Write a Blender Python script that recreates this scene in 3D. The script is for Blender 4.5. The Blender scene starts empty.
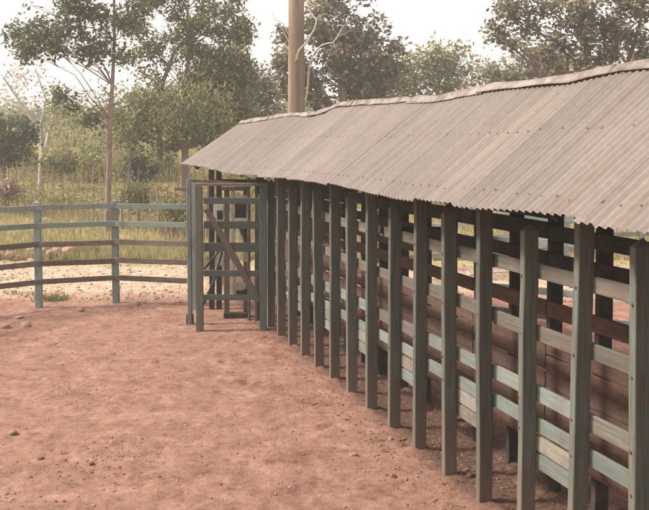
import bpy, bmesh, math, random
import numpy as np
from mathutils import Vector, Matrix
rnd = random.Random(7)
nr = np.random.default_rng(11)
SC = bpy.context.scene
COL = SC.collection
R = math.radians

# ------------------------------------------------------------------ camera
F, PITCH, EYE, YP, XP = 850.0, R(3.0), 2.8, 189.5, 324.5      # photo pixels (649 x 510)
cd = bpy.data.cameras.new('camera'); cam = bpy.data.objects.new('camera', cd); COL.objects.link(cam)
cam.location = (0, 0, EYE); cam.rotation_euler = (R(90) - PITCH, 0, 0)
cd.sensor_width = 36; cd.lens = 36 * F / 649; cd.shift_y = -(255 - YP) / 649
cd.clip_start = .05; cd.clip_end = 1500
SC.camera = cam
SC.render.resolution_x = 1024; SC.render.resolution_y = 805

# ------------------------------------------------------------------ sky and sun
SUN_EL, SUN_AZ = R(43), R(-92)                                # azimuth from +Y (forward), negative = left
w = bpy.data.worlds.new('World'); SC.world = w; w.use_nodes = True
nt = w.node_tree; nt.nodes.clear()
out = nt.nodes.new('ShaderNodeOutputWorld'); bg = nt.nodes.new('ShaderNodeBackground')
sky = nt.nodes.new('ShaderNodeTexSky'); sky.sky_type = 'NISHITA'; sky.sun_disc = False
sky.sun_elevation = SUN_EL; sky.sun_rotation = SUN_AZ
sky.air_density = 1.5; sky.dust_density = 6; sky.ozone_density = .6
mix = nt.nodes.new('ShaderNodeMixRGB'); mix.inputs[0].default_value = .78
mix.inputs[2].default_value = (14.8, 13.5, 13.0, 1)             # milky overcast veil
nt.links.new(sky.outputs[0], mix.inputs[1]); nt.links.new(mix.outputs[0], bg.inputs[0])
bg.inputs[1].default_value = .062; nt.links.new(bg.outputs[0], out.inputs[0])
sd = bpy.data.lights.new('sun', 'SUN'); sun = bpy.data.objects.new('sun', sd); COL.objects.link(sun)
sd.energy = 4.8; sd.angle = R(9); sd.color = (1, .91, .81)
sdir = Vector((math.sin(SUN_AZ) * math.cos(SUN_EL), math.cos(SUN_AZ) * math.cos(SUN_EL), math.sin(SUN_EL)))
sun.rotation_euler = sdir.to_track_quat('Z', 'Y').to_euler()
sun.location = (-10, 5, 20)
SC.view_settings.view_transform = 'Standard'; SC.view_settings.look = 'None'
SC.view_settings.exposure = 0.72; SC.view_settings.gamma = 1

# ------------------------------------------------------------------ helpers
def ray(px, py):
    x = (px - XP) / F; y = -(py - YP) / F
    return x, math.cos(PITCH) + y * math.sin(PITCH), -math.sin(PITCH) + y * math.cos(PITCH)
def gp(px, py, h=0.0):
    r = ray(px, py); k = (h - EYE) / r[2]; return (r[0] * k, r[1] * k)
def at(px, py, Y):
    r = ray(px, py); k = Y / r[1]; return Vector((r[0] * k, Y, EYE + r[2] * k))
def S(a):                                                     # srgb 0-255 to linear
    return tuple(((c / 255) / 12.92 if c <= 10 else (((c / 255) + .055) / 1.055) ** 2.4) for c in a) + (1,)
def tag(o, label=None, cat=None, group=None, kind=None):
    if label: o['label'] = label
    if cat: o['category'] = cat
    if group: o['group'] = group
    if kind: o['kind'] = kind
    return o
def link(name, me, mat=None, parent=None):
    o = bpy.data.objects.new(name, me); COL.objects.link(o)
    if mat is not None and me is not None and not me.materials: me.materials.append(mat)
    if parent: o.parent = parent
    return o
def empty(name, loc=(0, 0, 0), rz=0):
    o = bpy.data.objects.new(name, None); COL.objects.link(o); o.location = loc; o.rotation_euler[2] = rz
    o.empty_display_size = .2
    return o
def mesh_np(name, v, f, mat=None, parent=None, smooth=False, fac=None):
    """v (n,3) f (m,k) numpy -> object; fac = per-face grey value attribute 'tint'"""
    me = bpy.data.meshes.new(name)
    v = np.asarray(v, dtype=np.float32); f = np.asarray(f, dtype=np.int32)
    k = f.shape[1]
    me.vertices.add(len(v)); me.vertices.foreach_set('co', v.ravel())
    me.loops.add(f.size); me.loops.foreach_set('vertex_index', f.ravel())
    me.polygons.add(len(f)); me.polygons.foreach_set('loop_start', np.arange(0, f.size, k, dtype=np.int32))
    if smooth: me.polygons.foreach_set('use_smooth', np.ones(len(f), dtype=bool))
    me.update(calc_edges=True)
    if fac is not None:
        a = me.attributes.new('tint', 'FLOAT', 'FACE'); a.data.foreach_set('value', np.asarray(fac, dtype=np.float32))
    return link(name, me, mat, parent)
def box_bm(sx, sy, sz, bev=.004, jit=0, bm=None, M=None):
    """box centred on the origin, chamfered edges"""
    b = bmesh.new()
    bmesh.ops.create_cube(b, size=1)
    bmesh.ops.scale(b, vec=(sx, sy, sz), verts=b.verts)
    if bev: bmesh.ops.bevel(b, geom=b.edges[:], offset=bev, segments=1, affect='EDGES')
    if jit:
        for v in b.verts: v.co += Vector([rnd.uniform(-jit, jit) for _ in range(3)])
    return b
def to_obj(name, b, mat, parent=None, M=None, smooth=False):
    if M is not None: b.transform(M)
    me = bpy.data.meshes.new(name); b.to_mesh(me); b.free()
    if smooth:
        for p in me.polygons: p.use_smooth = True
    return link(name, me, mat, parent)
def frame_m(a, b, up=Vector((0, 0, 1))):
    """matrix with X axis from a to b, centred midway"""
    x = (b - a).normalized(); y = up.cross(x)
    y = y.normalized() if y.length > 1e-5 else Vector((0, 1, 0)); z = x.cross(y)
    M = Matrix((x, y, z)).transposed().to_4x4(); M.translation = (a + b) / 2
    return M
def plank(name, a, b, thick, wide, mat, parent, bev=.004, jit=.0015):
    """board from a to b; thick across (horizontal), wide vertical"""
    a = Vector(a); b = Vector(b); L = (b - a).length
    bm = box_bm(L, thick, wide, bev, jit)
    me = bpy.data.meshes.new(name); bm.to_mesh(me); bm.free()
    o = link(name, me, mat, parent); o.matrix_basis = frame_m(a, b)
    return o
def tube_np(pts, rad, n=7):
    pts = [Vector(p) for p in pts]; V = []; Fc = []
    for i, p in enumerate(pts):
        d = (pts[min(i + 1, len(pts) - 1)] - pts[max(i - 1, 0)]).normalized()
        u = d.orthogonal().normalized() if i == 0 else (u - d * u.dot(d)).normalized()
        vv = d.cross(u)
        for j in range(n):
            a = 2 * math.pi * j / n
            V.append(p + (u * math.cos(a) + vv * math.sin(a)) * rad[i])
        if i:
            o = (i - 1) * n
            for j in range(n): Fc.append((o + j, o + (j + 1) % n, o + n + (j + 1) % n, o + n + j))
    return V, Fc
class Acc:
    def __init__(s): s.v = []; s.f = []; s.n = 0
    def add(s, V, Fc):
        V = np.array([tuple(p) for p in V]); Fc = np.array(Fc); s.v.append(V); s.f.append(Fc + s.n); s.n += len(V)
    def build(s, name, mat, parent=None, smooth=True):
        return mesh_np(name, np.vstack(s.v), np.vstack(s.f), mat, parent, smooth)

# ------------------------------------------------------------------ materials
def mat_new(name):
    m = bpy.data.materials.new(name); m.use_nodes = True; t = m.node_tree
    b = t.nodes['Principled BSDF']; b.inputs['Specular IOR Level'].default_value = .25
    return m, t, b
def nd(t, kind, **k):
    n = t.nodes.new(kind)
    for a, v in k.items():
        if a.startswith('i_'): n.inputs[a[2:]].default_value = v
        else: setattr(n, a, v)
    return n
def ramp(t, fac, stops):
    r = t.nodes.new('ShaderNodeValToRGB'); e = r.color_ramp.elements
    while len(e) < len(stops): e.new(.5)
    for q, (p, c) in zip(e, stops): q.position = p; q.color = c
    t.links.new(fac, r.inputs[0]); return r.outputs[0]
def mixc(t, fac, a, b, mode='MIX'):
    m = t.nodes.new('ShaderNodeMixRGB'); m.blend_type = mode
    for i, v in enumerate((fac, a, b)):
        if hasattr(v, 'is_linked') or hasattr(v, 'links'): t.links.new(v, m.inputs[i])
        else: m.inputs[i].default_value = v
    return m.outputs[0]
def wood(name, paint, bare, wear=.5, rough=.85, dirt=.35, varamt=.25, mud=0):
    """weathered timber with remains of paint; grain runs along local X"""
    m, t, b = mat_new(name); L = t.links
    tc = nd(t, 'ShaderNodeTexCoord'); oi = nd(t, 'ShaderNodeObjectInfo')
    add = nd(t, 'ShaderNodeVectorMath', operation='ADD')
    mul = nd(t, 'ShaderNodeMath', operation='MULTIPLY', i_Value=0); L.new(oi.outputs['Random'], mul.inputs[0]); mul.inputs[1].default_value = 37
    L.new(tc.outputs['Object'], add.inputs[0]); L.new(mul.outputs[0], add.inputs[1])
    mp = nd(t, 'ShaderNodeMapping'); mp.inputs['Scale'].default_value = (3, 60, 60); L.new(add.outputs[0], mp.inputs[0])
    g = nd(t, 'ShaderNodeTexNoise'); g.inputs['Scale'].default_value = 1; g.inputs['Detail'].default_value = 5; L.new(mp.outputs[0], g.inputs['Vector'])
    mp2 = nd(t, 'ShaderNodeMapping'); mp2.inputs['Scale'].default_value = (7, 17, 17); L.new(add.outputs[0], mp2.inputs[0])
    n2 = nd(t, 'ShaderNodeTexNoise'); n2.inputs['Scale'].default_value = 1.3; n2.inputs['Detail'].default_value = 10; n2.inputs['Roughness'].default_value = .76; L.new(mp2.outputs[0], n2.inputs['Vector'])
    base = ramp(t, n2.outputs[0], [(max(0, wear - .055), bare), (wear + .035, paint)])
    dk = mixc(t, dirt, base, ramp(t, g.outputs[0], [(.3, (.12, .09, .07, 1)), (.62, (1, 1, 1, 1))]), 'MULTIPLY')
    n5 = nd(t, 'ShaderNodeTexNoise'); n5.inputs['Scale'].default_value = 5; n5.inputs['Detail'].default_value = 8; n5.inputs['Roughness'].default_value = .7; L.new(add.outputs[0], n5.inputs['Vector'])
    dk = mixc(t, ramp(t, n5.outputs[0], [(.5, (0, 0, 0, 1)), (.68, (.55, .55, .55, 1))]), dk, (.12, .085, .065, 1))          # grime stains
    if mud:                                                    # reddish mud kicked up round the foot, ragged upper edge
        sp = nd(t, 'ShaderNodeSeparateXYZ'); L.new(tc.outputs['Object'], sp.inputs[0])
        hh = nd(t, 'ShaderNodeMath', operation='MULTIPLY_ADD'); L.new(n2.outputs[0], hh.inputs[0]); hh.inputs[1].default_value = -1.1; L.new(sp.outputs[0], hh.inputs[2])
        mm = nd(t, 'ShaderNodeMapRange'); L.new(hh.outputs[0], mm.inputs[0]); mm.inputs[1].default_value = .25; mm.inputs[2].default_value = -.45; mm.inputs[3].default_value = 0; mm.inputs[4].default_value = mud
        dk = mixc(t, mm.outputs[0], dk, (.24, .145, .105, 1))
    v = nd(t, 'ShaderNodeMapRange'); L.new(oi.outputs['Random'], v.inputs[0]); v.inputs[3].default_value = 1 - varamt; v.inputs[4].default_value = 1 + varamt * .6
    hs = nd(t, 'ShaderNodeHueSaturation'); L.new(v.outputs[0], hs.inputs['Value']); L.new(dk, hs.inputs['Color'])
    L.new(hs.outputs[0], b.inputs['Base Color']); b.inputs['Roughness'].default_value = rough
    bp = nd(t, 'ShaderNodeBump'); bp.inputs['Strength'].default_value = .35; bp.inputs['Distance'].default_value = .004
    L.new(g.outputs[0], bp.inputs['Height']); L.new(bp.outputs[0], b.inputs['Normal'])
    return m
M = {}
M['post'] = wood('post_wood', (.112, .13, .112, 1), (.13, .11, .09, 1), wear=.46, dirt=.4, varamt=.2, mud=.38)
M['board'] = wood('board_teal', (.165, .20, .18, 1), (.20, .17, .14, 1), wear=.44, dirt=.35)
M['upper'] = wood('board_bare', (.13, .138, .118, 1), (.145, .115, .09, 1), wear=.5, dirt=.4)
M['pillar'] = wood('post_grey', (.17, .19, .165, 1), (.17, .145, .115, 1), wear=.5, dirt=.3)
M['cream'] = wood('board_cream', (.22, .205, .17, 1), (.18, .185, .16, 1), wear=.42, dirt=.3)
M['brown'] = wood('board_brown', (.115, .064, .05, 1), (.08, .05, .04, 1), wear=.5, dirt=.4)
M['teal'] = wood('rail_teal', (.23, .285, .26, 1), (.27, .26, .22, 1), wear=.40, dirt=.3)
M['rail'] = wood('rail_brown', (.17, .155, .13, 1), (.15, .10, .08, 1), wear=.5, dirt=.35)
M['gate'] = wood('gate_teal', (.105, .14, .125, 1), (.14, .13, .105, 1), wear=.42, dirt=.3)
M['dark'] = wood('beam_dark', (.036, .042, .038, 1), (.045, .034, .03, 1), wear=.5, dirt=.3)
M['pale'] = wood('plank_pale', (.55, .55, .47, 1), (.42, .40, .33, 1), wear=.42, dirt=.25)
M['stick'] = wood('stick_wood', (.34, .25, .19, 1), (.24, .16, .12, 1), wear=.5, dirt=.3)

def roof_mat():
    m, t, b = mat_new('weathered_iron'); L = t.links
    tc = nd(t, 'ShaderNodeTexCoord'); oi = nd(t, 'ShaderNodeObjectInfo')
    uv = tc.outputs['UV']
    mp = nd(t, 'ShaderNodeMapping'); mp.inputs['Scale'].default_value = (9, .16, 1); L.new(uv, mp.inputs[0])
    add = nd(t, 'ShaderNodeVectorMath', operation='ADD'); mu = nd(t, 'ShaderNodeMath', operation='MULTIPLY'); L.new(oi.outputs['Random'], mu.inputs[0]); mu.inputs[1].default_value = 50
    L.new(mp.outputs[0], add.inputs[0]); L.new(mu.outputs[0], add.inputs[1])
    n1 = nd(t, 'ShaderNodeTexNoise'); n1.inputs['Scale'].default_value = 1; n1.inputs['Detail'].default_value = 4; L.new(add.outputs[0], n1.inputs['Vector'])
    n2 = nd(t, 'ShaderNodeTexNoise'); n2.inputs['Scale'].default_value = 1.3; n2.inputs['Detail'].default_value = 7; L.new(tc.outputs['Object'], n2.inputs['Vector'])
    n3 = nd(t, 'ShaderNodeTexNoise'); n3.inputs['Scale'].default_value = 22; n3.inputs['Detail'].default_value = 5; L.new(tc.outputs['Object'], n3.inputs['Vector'])
    c = ramp(t, n1.outputs[0], [(.25, (.135, .115, .101, 1)), (.7, (.22, .19, .17, 1))])
    c = mixc(t, .3, c, ramp(t, n2.outputs[0], [(.35, (.14, .118, .103, 1)), (.65, (.22, .19, .172, 1))]))
    c = mixc(t, .28, c, ramp(t, n3.outputs[0], [(.35, (.6, .55, .52, 1)), (.6, (1, 1, 1, 1))]), 'MULTIPLY')
    rs = nd(t, 'ShaderNodeMapping'); rs.inputs['Scale'].default_value = (3.5, .7, 1); L.new(uv, rs.inputs[0])
    ra = nd(t, 'ShaderNodeVectorMath', operation='ADD'); L.new(rs.outputs[0], ra.inputs[0]); L.new(mu.outputs[0], ra.inputs[1])
    n4 = nd(t, 'ShaderNodeTexNoise'); n4.inputs['Scale'].default_value = 1.6; n4.inputs['Detail'].default_value = 9; n4.inputs['Roughness'].default_value = .7; L.new(ra.outputs[0], n4.inputs['Vector'])
    c = mixc(t, ramp(t, n4.outputs[0], [(.56, (0, 0, 0, 1)), (.72, (.6, .6, .6, 1))]), c, (.155, .105, .082, 1))
    v = nd(t, 'ShaderNodeMapRange'); L.new(oi.outputs['Random'], v.inputs[0]); v.inputs[3].default_value = .88; v.inputs[4].default_value = 1.06
    hs = nd(t, 'ShaderNodeHueSaturation'); L.new(v.outputs[0], hs.inputs['Value']); L.new(c, hs.inputs['Color'])
    L.new(hs.outputs[0], b.inputs['Base Color']); b.inputs['Roughness'].default_value = .72; b.inputs['Metallic'].default_value = .0
    return m
M['roof'] = roof_mat()
def simple(name, c, rough=.8, c2=None, scale=6, metal=0, bump=0):
    m, t, b = mat_new(name); L = t.links
    if c2 is None: c2 = tuple(x * .7 for x in c[:3]) + (1,)
    tc = nd(t, 'ShaderNodeTexCoord')
    n = nd(t, 'ShaderNodeTexNoise'); n.inputs['Scale'].default_value = scale; n.inputs['Detail'].default_value = 8; n.inputs['Roughness'].default_value = .65
    L.new(tc.outputs['Object'], n.inputs['Vector'])
    L.new(ramp(t, n.outputs[0], [(.36, c2), (.62, c)]), b.inputs['Base Color'])
    b.inputs['Roughness'].default_value = rough; b.inputs['Metallic'].default_value = metal
    if bump:
        bp = nd(t, 'ShaderNodeBump'); bp.inputs['Strength'].default_value = .8; bp.inputs['Distance'].default_value = bump
        L.new(n.outputs[0], bp.inputs['Height']); L.new(bp.outputs[0], b.inputs['Normal'])
    return m
M['bolt'] = simple('rusty_iron', (.13, .08, .06, 1), .6, scale=40)
M['cap'] = simple('ridge_iron', (.27, .235, .21, 1), .6, (.12, .095, .08, 1), 5)
M['stone'] = simple('stone', (.40, .27, .215, 1), .95, (.27, .165, .125, 1), 7, bump=.02)
M['dung'] = simple('dark_clod', (.13, .075, .055, 1), .95, (.07, .045, .035, 1), 30, bump=.004)
M['crumb'] = simple('earth_crumb', (.26, .15, .11, 1), .95, (.14, .08, .06, 1), 3)
M['pebble'] = simple('pebble', (.38, .255, .205, 1), .95, (.24, .14, .105, 1), 2)
M['bark'] = simple('bark', (.30, .225, .185, 1), .9, (.16, .115, .09, 1), 9, bump=.02)
M['pink_bark'] = simple('pink_bark', (.27, .195, .165, 1), .9, (.15, .105, .085, 1), 5, bump=.01)
M['white_bark'] = simple('pale_bark', (.48, .43, .38, 1), .8, (.33, .27, .23, 1), 5, bump=.01)

def pole_mat():
    m, t, b = mat_new('pole_concrete'); L = t.links
    tc = nd(t, 'ShaderNodeTexCoord'); mp = nd(t, 'ShaderNodeMapping'); mp.inputs['Scale'].default_value = (9, 9, .9); L.new(tc.outputs['Object'], mp.inputs[0])
    n = nd(t, 'ShaderNodeTexNoise'); n.inputs['Scale'].default_value = 1; n.inputs['Detail'].default_value = 7; L.new(mp.outputs[0], n.inputs['Vector'])
    lo = ramp(t, n.outputs[0], [(.35, (.15, .112, .075, 1)), (.65, (.24, .185, .13, 1))])
    hi = ramp(t, n.outputs[0], [(.35, (.17, .125, .095, 1)), (.65, (.29, .225, .18, 1))])
    sx = nd(t, 'ShaderNodeSeparateXYZ'); L.new(tc.outputs['Object'], sx.inputs[0])
    mr = nd(t, 'ShaderNodeMapRange'); L.new(sx.outputs[2], mr.inputs[0]); mr.inputs[1].default_value = 5.2; mr.inputs[2].default_value = 5.9
    L.new(mixc(t, mr.outputs[0], lo, hi), b.inputs['Base Color']); b.inputs['Roughness'].default_value = .85
    return m
M['pole'] = pole_mat()

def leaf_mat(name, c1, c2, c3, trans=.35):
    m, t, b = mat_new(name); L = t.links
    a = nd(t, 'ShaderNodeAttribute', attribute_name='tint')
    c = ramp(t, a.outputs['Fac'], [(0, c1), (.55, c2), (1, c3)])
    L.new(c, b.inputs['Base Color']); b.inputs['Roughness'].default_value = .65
    tr = nd(t, 'ShaderNodeBsdfTranslucent'); L.new(c, tr.inputs[0])
    mx = nd(t, 'ShaderNodeMixShader'); mx.inputs[0].default_value = trans
    L.new(b.outputs[0], mx.inputs[1]); L.new(tr.outputs[0], mx.inputs[2])
    L.new(mx.outputs[0], t.nodes['Material Output'].inputs[0]); return m
M['leaf_dark'] = leaf_mat('leaf_dark', (.05, .066, .035, 1), (.125, .145, .07, 1), (.34, .33, .19, 1))
M['leaf_mid'] = leaf_mat('leaf_mid', (.08, .09, .03, 1), (.20, .205, .08, 1), (.45, .41, .20, 1))
M['leaf_dull'] = leaf_mat('leaf_dull', (.075, .075, .042, 1), (.20, .18, .11, 1), (.46, .39, .27, 1))
M['leaf_olive'] = leaf_mat('leaf_olive', (.11, .125, .045, 1), (.26, .26, .115, 1), (.47, .43, .24, 1))
M['leaf_bright'] = leaf_mat('leaf_bright', (.17, .19, .05, 1), (.31, .31, .10, 1), (.46, .41, .18, 1))
M['leaf_bush'] = leaf_mat('leaf_bush', (.03, .045, .025, 1), (.06, .08, .04, 1), (.13, .14, .075, 1))
M['dry_leaf'] = leaf_mat('dry_leaf', (.30, .22, .16, 1), (.42, .33, .25, 1), (.52, .43, .34, 1))
M['flower'] = leaf_mat('flower_pink', (.20, .18, .10, 1), (.33, .24, .17, 1), (.46, .32, .27, 1))
M['grass'] = leaf_mat('dry_grass', (.20, .20, .075, 1), (.34, .30, .14, 1), (.50, .41, .235, 1), .3)
M['weed'] = leaf_mat('green_weed', (.12, .13, .05, 1), (.20, .20, .08, 1), (.30, .27, .13, 1), .3)

# ------------------------------------------------------------------ ground
def fnoise(x, y, s, seed=0):
    """cheap smooth pseudo noise from sines"""
    r = np.random.default_rng(seed); z = np.zeros_like(x)
    for k in range(7):
        a = r.uniform(0, 2 * np.pi); f = s * r.uniform(.6, 1.7)
        z += np.sin((x * np.cos(a) + y * np.sin(a)) * f + r.uniform(0, 6.28) + 1.3 * np.sin((x * np.sin(a) - y * np.cos(a)) * f * .7))
    return z / 7
def ground_h(x, y):
    x = np.asarray(x, float); y = np.asarray(y, float)
    near = .012 * fnoise(x, y, 3.2, 1) + .008 * fnoise(x, y, 9, 2) + .005 * fnoise(x, y, 23, 3)
    s = np.clip((y - 20) / 60, 0, 1)
    s = np.clip((y - 22) / 45, 0, 1); far = .2 * fnoise(x, y, .12, 4) * np.clip((y - 22) / 20, 0, 1) + 3.6 * s * s * (3 - 2 * s)
    return near + far
def ground_mat():
    m, t, b = mat_new('earth'); L = t.links
    tc = nd(t, 'ShaderNodeTexCoord'); P = tc.outputs['Object']
    def noi(s, d=6, r=.6, sc=(1, 1, 1)):
        mp = nd(t, 'ShaderNodeMapping'); mp.inputs['Scale'].default_value = sc; L.new(P, mp.inputs[0])
        n = nd(t, 'ShaderNodeTexNoise'); n.inputs['Scale'].default_value = s; n.inputs['Detail'].default_value = d; n.inputs['Roughness'].default_value = r
        L.new(mp.outputs[0], n.inputs['Vector']); return n.outputs[0]
    big, mid, fine, grit = noi(.45), noi(2.6, 8, .7), noi(17, 8, .75), noi(75, 4, .7)
    red = ramp(t, big, [(.3, (.25, .138, .102, 1)), (.7, (.335, .195, .148, 1))])
    m2 = noi(7.5, 10, .78)
    red = mixc(t, .7, red, ramp(t, mid, [(.33, (.15, .08, .06, 1)), (.44, (.26, .147, .108, 1)), (.56, (.325, .187, .142, 1)), (.74, (.50, .33, .265, 1))]))
    red = mixc(t, .6, red, ramp(t, m2, [(.36, (.45, .4, .38, 1)), (.5, (1, 1, 1, 1)), (.66, (1.25, 1.22, 1.2, 1))]), 'MULTIPLY')
    red = mixc(t, ramp(t, noi(34, 6, .75), [(.60, (0, 0, 0, 1)), (.66, (.75, .75, .75, 1))]), red, (.11, .06, .045, 1))
    pale = ramp(t, mid, [(.35, (.40, .275, .19, 1)), (.7, (.60, .475, .375, 1))])
    grs = ramp(t, noi(.8, 8, .7), [(.35, (.26, .235, .10, 1)), (.65, (.45, .36, .19, 1))])
    sx = nd(t, 'ShaderNodeSeparateXYZ'); L.new(P, sx.inputs[0])
    def edge(lo, hi, wob):
        a = nd(t, 'ShaderNodeMath', operation='MULTIPLY_ADD'); L.new(big, a.inputs[0]); a.inputs[1].default_value = wob; L.new(sx.outputs[1], a.inputs[2])
        mr = nd(t, 'ShaderNodeMapRange', interpolation_type='SMOOTHSTEP'); L.new(a.outputs[0], mr.inputs[0]); mr.inputs[1].default_value = lo; mr.inputs[2].default_value = hi
        return mr.outputs[0]
    c = mixc(t, edge(15.6, 17.2, 1.5), red, pale); c = mixc(t, edge(20.2, 21.6, 2.5), c, grs)
    # trodden dark earth and dung under the race; roof shade painted in too
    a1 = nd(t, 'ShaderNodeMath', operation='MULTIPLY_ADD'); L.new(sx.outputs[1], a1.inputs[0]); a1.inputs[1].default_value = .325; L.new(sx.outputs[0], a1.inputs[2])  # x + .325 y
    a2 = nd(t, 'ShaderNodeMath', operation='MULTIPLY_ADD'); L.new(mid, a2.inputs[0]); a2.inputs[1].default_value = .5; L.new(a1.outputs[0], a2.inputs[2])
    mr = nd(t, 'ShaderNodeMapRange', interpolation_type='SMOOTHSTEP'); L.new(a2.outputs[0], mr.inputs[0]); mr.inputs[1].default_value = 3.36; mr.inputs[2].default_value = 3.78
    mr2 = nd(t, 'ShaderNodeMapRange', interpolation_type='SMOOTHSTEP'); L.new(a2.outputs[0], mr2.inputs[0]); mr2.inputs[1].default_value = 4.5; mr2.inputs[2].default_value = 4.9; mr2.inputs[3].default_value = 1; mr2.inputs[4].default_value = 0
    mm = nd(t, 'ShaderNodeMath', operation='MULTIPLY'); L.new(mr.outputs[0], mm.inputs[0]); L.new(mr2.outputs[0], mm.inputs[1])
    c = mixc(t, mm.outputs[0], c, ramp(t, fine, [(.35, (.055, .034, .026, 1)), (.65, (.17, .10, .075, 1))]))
    c = mixc(t, .5, c, ramp(t, fine, [(.3, (.45, .4, .38, 1)), (.52, (1, 1, 1, 1))]), 'MULTIPLY')
    c = mixc(t, .35, c, ramp(t, grit, [(.33, (.5, .45, .42, 1)), (.55, (1.1, 1.1, 1.1, 1))]), 'MULTIPLY')
    L.new(c, b.inputs['Base Color']); b.inputs['Roughness'].default_value = .95; b.inputs['Specular IOR Level'].default_value = .1
    b1 = nd(t, 'ShaderNodeBump'); b1.inputs['Strength'].default_value = .9; b1.inputs['Distance'].default_value = .022; L.new(fine, b1.inputs['Height'])
    b2 = nd(t, 'ShaderNodeBump'); b2.inputs['Strength'].default_value = .6; b2.inputs['Distance'].default_value = .006; L.new(grit, b2.inputs['Height']); L.new(b1.outputs[0], b2.inputs['Normal'])
    L.new(b2.outputs[0], b.inputs['Normal']); return m
xs = np.concatenate([[-400, -200, -100, -60], np.linspace(-40, -9, 60), np.linspace(-8.9, 6, 430), np.linspace(6.2, 40, 60), [60, 100, 200, 400]])
ys = np.concatenate([[-100, -40, -15, -5], np.linspace(0, 17, 480), np.linspace(17.2, 80, 150), [100, 150, 250, 450, 800]])
gx, gy = np.meshgrid(xs, ys); gv = np.stack([gx, gy, ground_h(gx, gy)], -1).reshape(-1, 3)
hr = np.random.default_rng(31)
gz = gv[:, 2].reshape(gx.shape)
for _ in range(1500):                                         # hoof prints and scuffs trodden into the yard
    hy = hr.uniform(2.5, 15); hx = hr.uniform(-.5, .45) * hy
    i0, i1 = np.searchsorted(xs, [hx - .25, hx + .25]); j0, j1 = np.searchsorted(ys, [hy - .25, hy + .25])
    if i1 <= i0 or j1 <= j0: continue
    an = hr.uniform(0, 6.28); lx = (gx[j0:j1, i0:i1] - hx) * np.cos(an) + (gy[j0:j1, i0:i1] - hy) * np.sin(an); ly = -(gx[j0:j1, i0:i1] - hx) * np.sin(an) + (gy[j0:j1, i0:i1] - hy) * np.cos(an)
    d = np.sqrt((lx / hr.uniform(.9, 1.6)) ** 2 + ly ** 2) / hr.uniform(.035, .065); gz[j0:j1, i0:i1] += hr.uniform(.006, .017) * (-np.exp(-d ** 2) + .45 * np.exp(-(d - 1.6) ** 2 * 3))
for k in range(-5, 13):                                       # earth heaped round the post feet
    for o_ in (0, .62):
        hx = 1.25 - .309 * .61 * k + .951 * o_; hy = 6.52 + .951 * .61 * k + .309 * o_
        d = np.sqrt((gx - hx) ** 2 + (gy - hy) ** 2) / hr.uniform(.10, .15); gz += hr.uniform(.015, .035) * np.exp(-d ** 2) * (1 + .5 * np.sin(gx * 41 + gy * 23))
gz[(gy > 0) & (gy < 17)] += hr.normal(0, .0018, ((gy > 0) & (gy < 17)).sum())
nx, ny = len(xs), len(ys); ii = (np.arange(ny - 1)[:, None] * nx + np.arange(nx - 1)).ravel()
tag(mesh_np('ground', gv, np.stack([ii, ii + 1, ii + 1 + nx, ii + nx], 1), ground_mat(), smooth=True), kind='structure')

# ------------------------------------------------------------------ race geometry: a straight line of posts .61 m apart
D = Vector((-math.sin(R(18)), math.cos(R(18)), 0)); N = Vector((math.cos(R(18)), math.sin(R(18)), 0))   # along, and inwards (right)
P0 = Vector((1.25, 6.52, 0)); SP = .61; RACE = .62
def lp(k, off=0, z=0): return P0 + D * (SP * k) + N * off + Vector((0, 0, z))
EAVE = [(180, 164.5), (208, 167.5), (222, 172), (240, 174.5), (254, 175), (269, 177), (300, 180.5), (330, 185), (368, 192), (422, 200.5), (480, 207.5), (531, 212.5), (575, 218), (609, 223.2), (649, 230.5)]
RIDGE = [(235, 124), (263, 120), (292, 114.5), (316, 116), (327, 112), (338, 105.5), (376, 104), (420, 100.5), (439, 100.5), (478, 92.5), (518, 86), (569, 83), (600, 75), (627, 67.5), (649, 66)]
def interp(tab, x):
    if x <= tab[0][0]: a, b = tab[0], tab[1]
    elif x >= tab[-1][0]: return tab[-1][1] + (x - tab[-1][0]) * .17 * (1 if tab is EAVE else -.2)
    else:
        for a, b in zip(tab, tab[1:]):
            if a[0] <= x <= b[0]: break
    return a[1] + (b[1] - a[1]) * (x - a[0]) / (b[0] - a[0])
# plan line of the eave: parallel to the posts, swinging left past the gate
def eave_xy(s):
    p = P0 + D * s - N * .38
    if s > 6.3:
        u = s - 6.3; p = P0 + D * 6.3 - N * .38 + (D * math.cos(R(7)) - N * math.sin(R(7))) * u
    return p
def px_of(x, y, z):
    zz = z - EYE; d = y * math.cos(PITCH) - zz * math.sin(PITCH); u = y * math.sin(PITCH) + zz * math.cos(PITCH)
    return XP + F * x / d, YP - F * u / d
def solve_h(x, y, tab, h0):
    h = h0
    for _ in range(8):
        px, py = px_of(x, y, h); h = at(px, interp(tab, px), y).z
    return h
S0, S1 = -5.6, 0
s = 6.3
while px_of(*eave_xy(s)[:2], 2.4)[0] > 180.5: s += .02
S1 = s
SLOPE_W = 1.2
def nrm(s): return N if s <= 6.3 else (N * math.cos(R(7)) + D * math.sin(R(7)))
def eave_pt(s):
    p = eave_xy(s)
    if s < -1.9: h = 2.36
    else: h = solve_h(p.x, p.y, EAVE, 2.34)
    return Vector((p.x, p.y, h))
def ridge_pt(s):
    p = eave_xy(s) + nrm(s) * SLOPE_W
    if s < -.9: h = 3.33
    else: h = solve_h(p.x, p.y, RIDGE, 3.3)
    return Vector((p.x, p.y, h))
print('ROOF', S1, [(round(q, 1), round(eave_pt(q).z, 2), round(ridge_pt(q).z, 2)) for q in np.linspace(S0, S1, 16)])
HE = {}
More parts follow.
